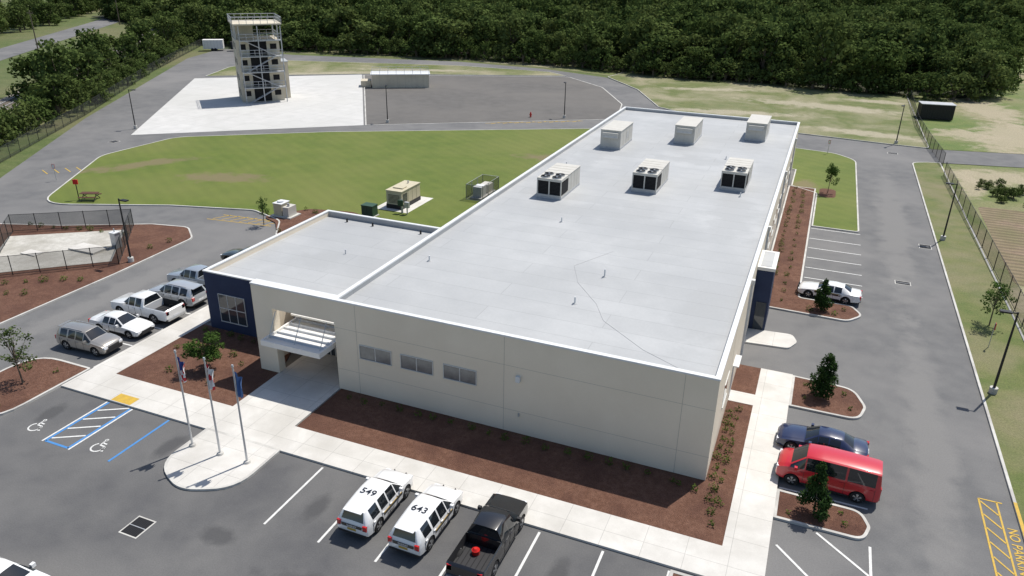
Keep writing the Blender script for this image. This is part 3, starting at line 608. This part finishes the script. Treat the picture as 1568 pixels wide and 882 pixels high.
# ------------------------------------------------------------------ training tower
E=empty('training_tower',(-92.3,73.3,.02),R(46)); b=B()
fw,dp=7.2,6.4; fl=2.62
b.box(0,fw,0,dp,0,fl*4,m_tower)
b.box(.2,fw*.45,1.8,dp,fl*4,fl*4.9,m_tower)
b.box(fw,fw+1.4,2.2,dp-.3,0,fl*2.4,m_tower); b.box(fw-.05,fw+1.5,2.1,dp-.2,fl*2.4,fl*2.4+.15,m_steel)
b.make('tower_core',E)
b=B()
for k in range(4):
    z=k*fl
    b.box(fw*.30,fw*.70,-.02,0.0,z+.05,z+2.35,m_dark)
    b.box(fw*.08,fw*.22,-.02,0.0,z+1.0,z+1.9,m_dark); b.box(fw*.78,fw*.93,-.02,0,z+1.0,z+1.9,m_dark)
    b.box(-.02,0,1.2,2.2,z+1.0,z+2.0,m_dark); b.box(-.02,0,3.8,4.8,z+1.0,z+2.0,m_dark)
    b.box(fw,fw+.02,.6,1.6,z+.9,z+1.9,m_dark)
b.make('openings',E)
b=B()
def rail(x0,y0,x1,y1,z):
    b.cyl((x0,y0,z+1.05),(x1,y1,z+1.05),.045,.045,m_steel,5); b.cyl((x0,y0,z+.55),(x1,y1,z+.55),.035,.035,m_steel,5)
    n=max(1,int(math.hypot(x1-x0,y1-y0)/1.1))
    for i in range(n+1):
        t=i/n; X=x0+(x1-x0)*t;Y=y0+(y1-y0)*t; b.cyl((X,Y,z),(X,Y,z+1.05),.04,.04,m_steel,5)
for k in range(1,5):
    z=k*fl; yb=-1.6
    b.box(.5,fw+.3,yb,0,z-.14,z,m_steel); rail(.5,yb,fw+.3,yb,z); rail(.5,yb,.5,0,z); rail(fw+.3,yb,fw+.3,0,z)
    x0,x1=(1.2,fw-.8) if k%2 else (fw-.8,1.2)
    for yy in (-1.55,-.75): b.cyl((x0,yy,z-fl),(x1,yy,z),.06,.06,m_steel,5)
    for i in range(10):
        t=(i+.5)/10; X=x0+(x1-x0)*t; Z=z-fl+fl*t; b.box(X-.14,X+.14,-1.55,-.75,Z-.02,Z+.02,m_steel)
for xx in (.55,fw*.5,fw+.2): b.cyl((xx,-1.55,0),(xx,-1.55,fl*4.9),.09,.09,m_steel,6)
for xx in (.1,fw-.1):
    for yy in (.1,dp-.1): b.cyl((xx,yy,fl*4),(xx,yy,fl*4.95),.12,.12,m_steel,6)
zt=fl*4.95
b.box(-.3,fw+.5,-1.7,dp+.3,zt,zt+.22,m_tower)
for a_ in ((-.3,-1.7,fw+.5,-1.7),(-.3,dp+.3,fw+.5,dp+.3),(-.3,-1.7,-.3,dp+.3),(fw+.5,-1.7,fw+.5,dp+.3)): rail(*a_,zt+.2)
for a_ in ((0,0,0,dp),(0,dp,fw,dp),(fw,0,fw,dp)): rail(*a_,fl*4)
b.make('balconies',E)
E=empty('training_building',(-80.6,96.9,.02),math.atan2(5.6,9.6)); b=B()
b.box(0,11.2,0,4.2,0,2.5,m_tower); b.box(-.25,11.45,-.25,4.45,2.5,2.66,m_coping); b.box(-2.2,-.25,1,4,0,1.2,m_tower)
for xx in (1.5,5,8.6): b.box(xx,xx+.05,-.015,0,.0,2.5,m_wallj)
for k in range(8):
    for yy in (-.2,4.4): b.cyl((k*1.6,yy,2.66),(k*1.6,yy,3.5),.03,.03,m_steel,5)
for yy in (-.2,4.4):
    b.cyl((0,yy,3.5),(11.2,yy,3.5),.03,.03,m_steel,5); b.cyl((0,yy,3.1),(11.2,yy,3.1),.025,.025,m_steel,5)
b.make('body',E)
b=B(); b.cyl((-42.2,84.2,.1),(-42.2,84.2,.75),.16,.13,m_redp,12); b.cyl((-42.2,84.2,.75),(-42.2,84.2,.92),.13,.05,m_redp,12); b.cyl((-42.4,84.2,.5),(-42.0,84.2,.5),.07,.07,m_redp,8); b.cyl((-42.2,84.0,.45),(-42.2,84.2,.45),.08,.08,m_redp,8); b.make('fire_hydrant')

# ------------------------------------------------------------------ vegetation
def leaves(clumps,per,size,flat=.8,seed=0):
    g=np.random.default_rng(seed); Vs=[];lv=[]
    for (c,r,br) in clumps:
        n=max(6,int(per*(r[0]*r[2])**1.0)); d=g.normal(size=(n,3)); d/=np.linalg.norm(d,axis=1)[:,None]
        rad=g.uniform(.55,1.05,size=(n,1)); P=np.array(c)+d*rad*np.array(r)
        nrm=d*.8+g.normal(size=(n,3))*.6+np.array([0,0,.35]); nrm/=np.linalg.norm(nrm,axis=1)[:,None]
        a=np.cross(nrm,g.normal(size=(n,3))); a/=np.linalg.norm(a,axis=1)[:,None]; b_=np.cross(nrm,a)
        s=size*g.uniform(.6,1.3,size=(n,1))
        Q=np.stack([P-a*s,P-b_*s*flat,P+a*s,P+b_*s*flat],axis=1); Vs.append(Q.reshape(-1,3))
        lv.append(np.clip(br+g.uniform(-.25,.25,n)+d[:,2]*.2,0,1))  # leaves atop each clump coloured lighter, painting in light from above
    return np.concatenate(Vs),np.concatenate(lv)
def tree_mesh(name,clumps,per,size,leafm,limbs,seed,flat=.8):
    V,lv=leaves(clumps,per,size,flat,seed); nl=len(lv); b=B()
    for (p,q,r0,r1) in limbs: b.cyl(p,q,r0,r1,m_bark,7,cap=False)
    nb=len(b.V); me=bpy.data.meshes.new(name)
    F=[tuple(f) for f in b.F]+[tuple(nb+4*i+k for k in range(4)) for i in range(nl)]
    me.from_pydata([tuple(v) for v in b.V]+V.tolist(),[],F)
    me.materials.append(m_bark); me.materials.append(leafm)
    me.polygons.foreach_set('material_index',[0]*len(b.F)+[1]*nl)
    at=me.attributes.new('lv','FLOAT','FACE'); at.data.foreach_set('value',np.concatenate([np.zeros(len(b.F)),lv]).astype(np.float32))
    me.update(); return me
def oak(seed,H=10,Rr=4.6,n=26,per=34,size=.34,low=.12):
    g=random.Random(seed); cl=[];lb=[((0,0,0),(.2,.1,H*.35),.32,.22)]
    for i in range(n):
        a=g.uniform(0,6.283); t=g.random(); z=H*(low+(.92-low)*t); rr=Rr*math.sqrt(max(.05,1-((t-.35)/.72)**2))*g.uniform(.45,.95)
        r=g.uniform(.8,1.9)*Rr/4.6; c=(rr*math.cos(a),rr*math.sin(a),z); cl.append((c,(r,r,r*.75),g.uniform(.1,.85)))
        if i%3==0: lb.append(((.2*math.cos(a),.2*math.sin(a),H*.3*g.uniform(.6,1.1)),tuple(v*.85 for v in c),.14,.04))
    cl.append(((0,0,H*.55),(Rr*.55,Rr*.55,H*.32),.2)); cl.append(((0,0,H*.85),(Rr*.5,Rr*.5,H*.12),.6))  # shade painted into the dark inner clump, light into the paler crown top
    return tree_mesh('oak_tree_mesh',cl,per,size,l_oak,lb,seed)
OAK=[oak(i,H=random.uniform(8,12.5),Rr=random.uniform(3.8,6.0)) for i in range(6)]
UND=[oak(50+i,H=5,Rr=3.2,n=18,per=40,size=.28,low=.04) for i in range(2)]
def put(me,name,x,y,s,parent=None,z=0):
    o=bpy.data.objects.new(name,me); COL.objects.link(o); o.location=(x,y,z); o.rotation_euler=(random.uniform(-.05,.05),random.uniform(-.05,.05),random.uniform(0,6.28))
    k=random.uniform(.85,1.2); o.scale=(s*k,s*k,s*random.uniform(.85,1.15))
    if parent: o.parent=parent
    return o
def edge(x):
    pts=[(-260,190),(-190,158),(-165,140),(-130,139),(-83,147),(-60,147),(-34,141),(-10,140),(14,138),(28,139),(34,146),(40,175),(46,215),(60,250),(120,262),(400,300)]
    for (a,b_),(c,d) in zip(pts[:-1],pts[1:]):
        if a<=x<=c: return b_+(d-b_)*(x-a)/(c-a)
    return 300
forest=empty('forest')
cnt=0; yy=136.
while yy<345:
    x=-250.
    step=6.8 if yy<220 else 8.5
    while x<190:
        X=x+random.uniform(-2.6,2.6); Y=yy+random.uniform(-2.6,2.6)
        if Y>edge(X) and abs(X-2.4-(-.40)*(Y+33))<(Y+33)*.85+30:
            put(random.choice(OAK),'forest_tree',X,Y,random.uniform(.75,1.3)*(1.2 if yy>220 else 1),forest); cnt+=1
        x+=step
    yy+=step*.9
x=-250.
while x<80:
    put(random.choice(UND),'undergrowth',x,edge(x)+random.uniform(-1.5,1.0),random.uniform(.6,1.05),forest); x+=2.6
sheet('forest_floor',[(-260,186),(-190,160),(-165,142),(-130,141),(-83,149),(-60,149),(-34,143),(14,140),(28,141),(34,148),(40,178),(46,218),(60,252),(400,302),(400,500),(-300,500)],M('dark_green_ground',(.03,.035,.014),(.045,.05,.02),1),.12)  # very dark green sheet hiding the grass between the trunks
for (x,y,s) in ((-111,52,.85),(-117,58,1.0),(-121,66,1.05),(-126,62,.9),(-128,74,.95),(-133,80,.8),(-141,95,1.0),(-148,104,1.05),(-146,92,.95),(-155,112,1.0),(-158,122,1.0),(-166,130,1.0)):
    put(random.choice(OAK),'oak_tree',x,y,s)
hed=empty('hedgerow')
for i in range(26):
    t=i/25; put(random.choice(UND),'bush',-88-28*t+random.uniform(-3,.0),18+42*t+random.uniform(-2,1),random.uniform(.45,.9),hed)
for i in range(34):
    t=i/33; put(random.choice(UND),'bush',-110-52*t+random.uniform(-3,0),56+80*t+random.uniform(-2,1),random.uniform(.4,.7),hed)
row=empty('tree_row')
for i in range(60):
    t=i/59; put(random.choice(OAK),'tree',-202-130*t+random.uniform(-8,0),92+193*t+random.uniform(-3,4),random.uniform(.55,.9),row)
for i in range(40):
    t=i/39; put(random.choice(OAK),'tree',-230-150*t+random.uniform(-20,0),115+250*t+random.uniform(-6,6),random.uniform(.6,.9),row)
for i in range(70): put(random.choice(OAK),'tree',random.uniform(-430,-265),random.uniform(215,430),random.uniform(.6,1.0),row)
weeds=empty('weed_thicket')
for i in range(46): put(random.choice(UND),'bush',random.uniform(20.5,34),random.uniform(62.5,71),random.uniform(.10,.25),weeds)
def strip(name,a,b_,w,mt,z):
    a=Vector(a);c=Vector(b_); d=(c-a).normalized(); n=Vector((-d.y,d.x))*w/2
    return sheet(name,[tuple(a+n),tuple(c+n),tuple(c-n),tuple(a-n)],mt,z)
strip('road',(-125,5),(-340,325),9,m_asph,-.02)
strip('railway_ballast',(-90,3),(-300,300),5,m_ballast,-.03)
b=B()
d=Vector((-210,297)).normalized(); nn=Vector((-d.y,d.x)); a0=Vector((-90,3))
for sd in (-.72,.72):
    p=a0+nn*sd; q=Vector((-300,300))+nn*sd; b.cyl((p.x,p.y,.1),(q.x,q.y,.1),.06,.06,m_steel,5)
for k in range(440):
    p=a0+d*(k*.8); b.add([(p.x+nn.x*1.3,p.y+nn.y*1.3,.02),(p.x-nn.x*1.3,p.y-nn.y*1.3,.02),(p.x-nn.x*1.3+d.x*.25,p.y-nn.y*1.3+d.y*.25,.02),(p.x+nn.x*1.3+d.x*.25,p.y+nn.y*1.3+d.y*.25,.02)],[(0,1,2,3)],m_bark)
b.make('railway_track')
for t in (.12,.3,.5,.7):
    x=-118-215*t; y=8+320*t; b=B(); b.cyl((x,y,0),(x,y,10),.16,.11,m_bark,8); b.box(x-1.1,x+1.1,y-.06,y+.06,9.2,9.35,m_bark); b.make('utility_pole')
m_tile=M('roof_shingle',(.20,.13,.10),(.25,.17,.13),2)
for (x,y) in ((-262,262),(-300,270),(-345,300)):
    E=empty('brick_house',(x,y,0),R(35)); b=B(); b.box(-7,7,-4,4,0,2.8,m_tower)
    b.add([(-7.5,-4.5,2.8),(7.5,-4.5,2.8),(7.5,4.5,2.8),(-7.5,4.5,2.8),(-5,0,5),(5,0,5)],[(0,1,5,4),(1,2,5),(2,3,4,5),(3,0,4)],m_tile)
    for xx in (-5,-1.5,3): b.box(xx,xx+1.3,-4.03,-4,.9,2.1,m_glass)
    b.make('walls',E)
def cone_tree(seed,H,Rr):
    g=random.Random(seed); cl=[]
    for i in range(34):
        t=(i+.5)/34; z=H*(.14+.82*t); rr=Rr*(1-t)**.7*g.uniform(.3,.8); a=g.uniform(0,6.283); r=Rr*(.42-.22*t)
        cl.append(((rr*math.cos(a),rr*math.sin(a),z),(r,r,r*.9),g.uniform(.1,.8)))
    return tree_mesh('magnolia_mesh',cl,1300,.075,l_mag,[((0,0,0),(0,0,H*.9),.05,.015)],seed,.55)
def round_tree(seed,H,Rr,per=900,lm=l_young):
    g=random.Random(seed); cl=[];lb=[((0,0,0),(.03,.02,H*.8),.05,.02)]
    for i in range(24):
        t=g.random(); z=H*(.34+.60*t); rr=Rr*math.sqrt(max(.05,1-((t-.4)/.65)**2))*g.uniform(.3,.95); a=g.uniform(0,6.283); r=Rr*g.uniform(.22,.38)
        c=(rr*math.cos(a),rr*math.sin(a),z); cl.append((c,(r,r,r*.8),g.uniform(.1,.9))); lb.append(((0,0,H*.4*g.uniform(.8,1.5)),c,.018,.006))
    return tree_mesh('young_tree_mesh',cl,per,.075,lm,lb,seed,.6)
for i,(x,y,H,r) in enumerate(((4.9,24.6,2.5,.85),(5.3,11.3,2.7,.95),(5.3,-.45,2.8,.95))):
    put(cone_tree(200+i,H,r),'magnolia_tree',x,y,1,z=.1)
for i,(x,y,H,r,pp) in enumerate(((4.5,58.6,3.2,1.1,800),(-40.6,-7.4,3.4,1.0,420),(-31.4,-1.6,3.1,1.15,1200),(16.6,27,3.2,1.1,500),(-46.5,22.5,2.6,.7,600))):
    put(round_tree(230+i,H,r,pp,l_young if i!=1 else l_oak),'young_tree',x,y,1,z=.1)
def shrubs(name,ptsl,r=.3,per=900,size=.06,seed=1):
    g=random.Random(seed); cl=[((x+g.uniform(-.12,.12),y+g.uniform(-.12,.12),.1+r*.7*k),(r*k,r*k,r*.9*k),g.uniform(.1,.9)) for x,y in ptsl for k in (g.uniform(.6,1.15),)]
    me=tree_mesh(name,cl,per,size,l_shrub,[],seed,.6); o=bpy.data.objects.new(name,me); COL.objects.link(o)
shrubs('shrub_bed',[(x*1.15-21.2,-.75) for x in range(0,18)]+[(.75,y*.9-3.4) for y in range(0,13)]+[(.35,y*.9-1.4) for y in range(0,10)]+[(-.3,-1.1),(-1.2,-1.0)],.26,seed=3)
shrubs('shrub_bed',[(.9,24.5+y*1.5) for y in range(24)]+[(2.0,25+y*1.9) for y in range(18)]+[(4.0,24.2),(5.8,24),(6.6,25)],.26,seed=4)
shrubs('shrub_bed',[(-35.5+i*1.1,2.6) for i in range(7)]+[(-35.3+i*1.4,-.2+(i%2)*.8) for i in range(6)]+[(-33.5,-2.6),(-30,-2.9),(-28.4,-2.2)]+[(-41.8,-6),(-40,-5.6),(-41.5,-9.4),(-39.6,-9.8)],.27,seed=5)
shrubs('shrub_bed',[(-48.6+i*1.5,27.6+.5*math.sin(i)) for i in range(9)]+[(-44+i*1.4,21.4) for i in range(5)],.33,seed=6)
shrubs('shrub_bed',[(-66.5+i*1.3,13.0-i*.05+i*.28) for i in range(9)]+[(-60.5+i*1.2,-.5+i*.75) for i in range(9)]+[(-62+i*1.2,-3+i*.6) for i in range(9)]+[(-51.5,13),(-51.2,15)],.33,seed=7)
shrubs('shrub_bed',[(4.2,12.3),(4.4,10.3),(6.6,11.9),(6.9,10.4),(4.2,-.9),(6.8,-.7),(6.5,.1)],.22,seed=8)

# ------------------------------------------------------------------ light, world, camera
w=bpy.data.worlds.new('World'); S.world=w; w.use_nodes=True; nt=w.node_tree
sky=nt.nodes.new('ShaderNodeTexSky'); sky.sky_type='NISHITA'; sky.sun_disc=False; sky.sun_elevation=R(62); sky.sun_rotation=R(26)
bg=nt.nodes['Background']; nt.links.new(sky.outputs[0],bg.inputs[0]); bg.inputs[1].default_value=.12
sl=bpy.data.lights.new('sun','SUN'); sl.energy=5.0; sl.angle=R(.5); sl.color=(1,.955,.88); so=bpy.data.objects.new('sun',sl); COL.objects.link(so)
so.rotation_euler=Vector((.234,.48,1.0)).to_track_quat('Z','Y').to_euler(); so.location=(20,40,80)
f_,th,ro,yw,cx,cy,H=1154.0,R(24.027),R(1.033),R(21.962),2.40,-33.26,25.
fwd=Vector((-math.sin(yw)*math.cos(th),math.cos(yw)*math.cos(th),-math.sin(th))); rt=Vector((math.cos(yw),math.sin(yw),0)); up=rt.cross(fwd)
r2=rt*math.cos(ro)+up*math.sin(ro); u2=-rt*math.sin(ro)+up*math.cos(ro)
cam=bpy.data.cameras.new('camera'); co=bpy.data.objects.new('camera',cam); COL.objects.link(co)
co.matrix_world=Matrix(((r2.x,u2.x,-fwd.x,cx),(r2.y,u2.y,-fwd.y,cy),(r2.z,u2.z,-fwd.z,H),(0,0,0,1)))
cam.sensor_width=36; cam.lens=f_/1568*36; cam.clip_end=3000; cam.clip_start=.5
S.camera=co
S.view_settings.view_transform='Standard'; S.view_settings.look='None'; S.view_settings.exposure=0
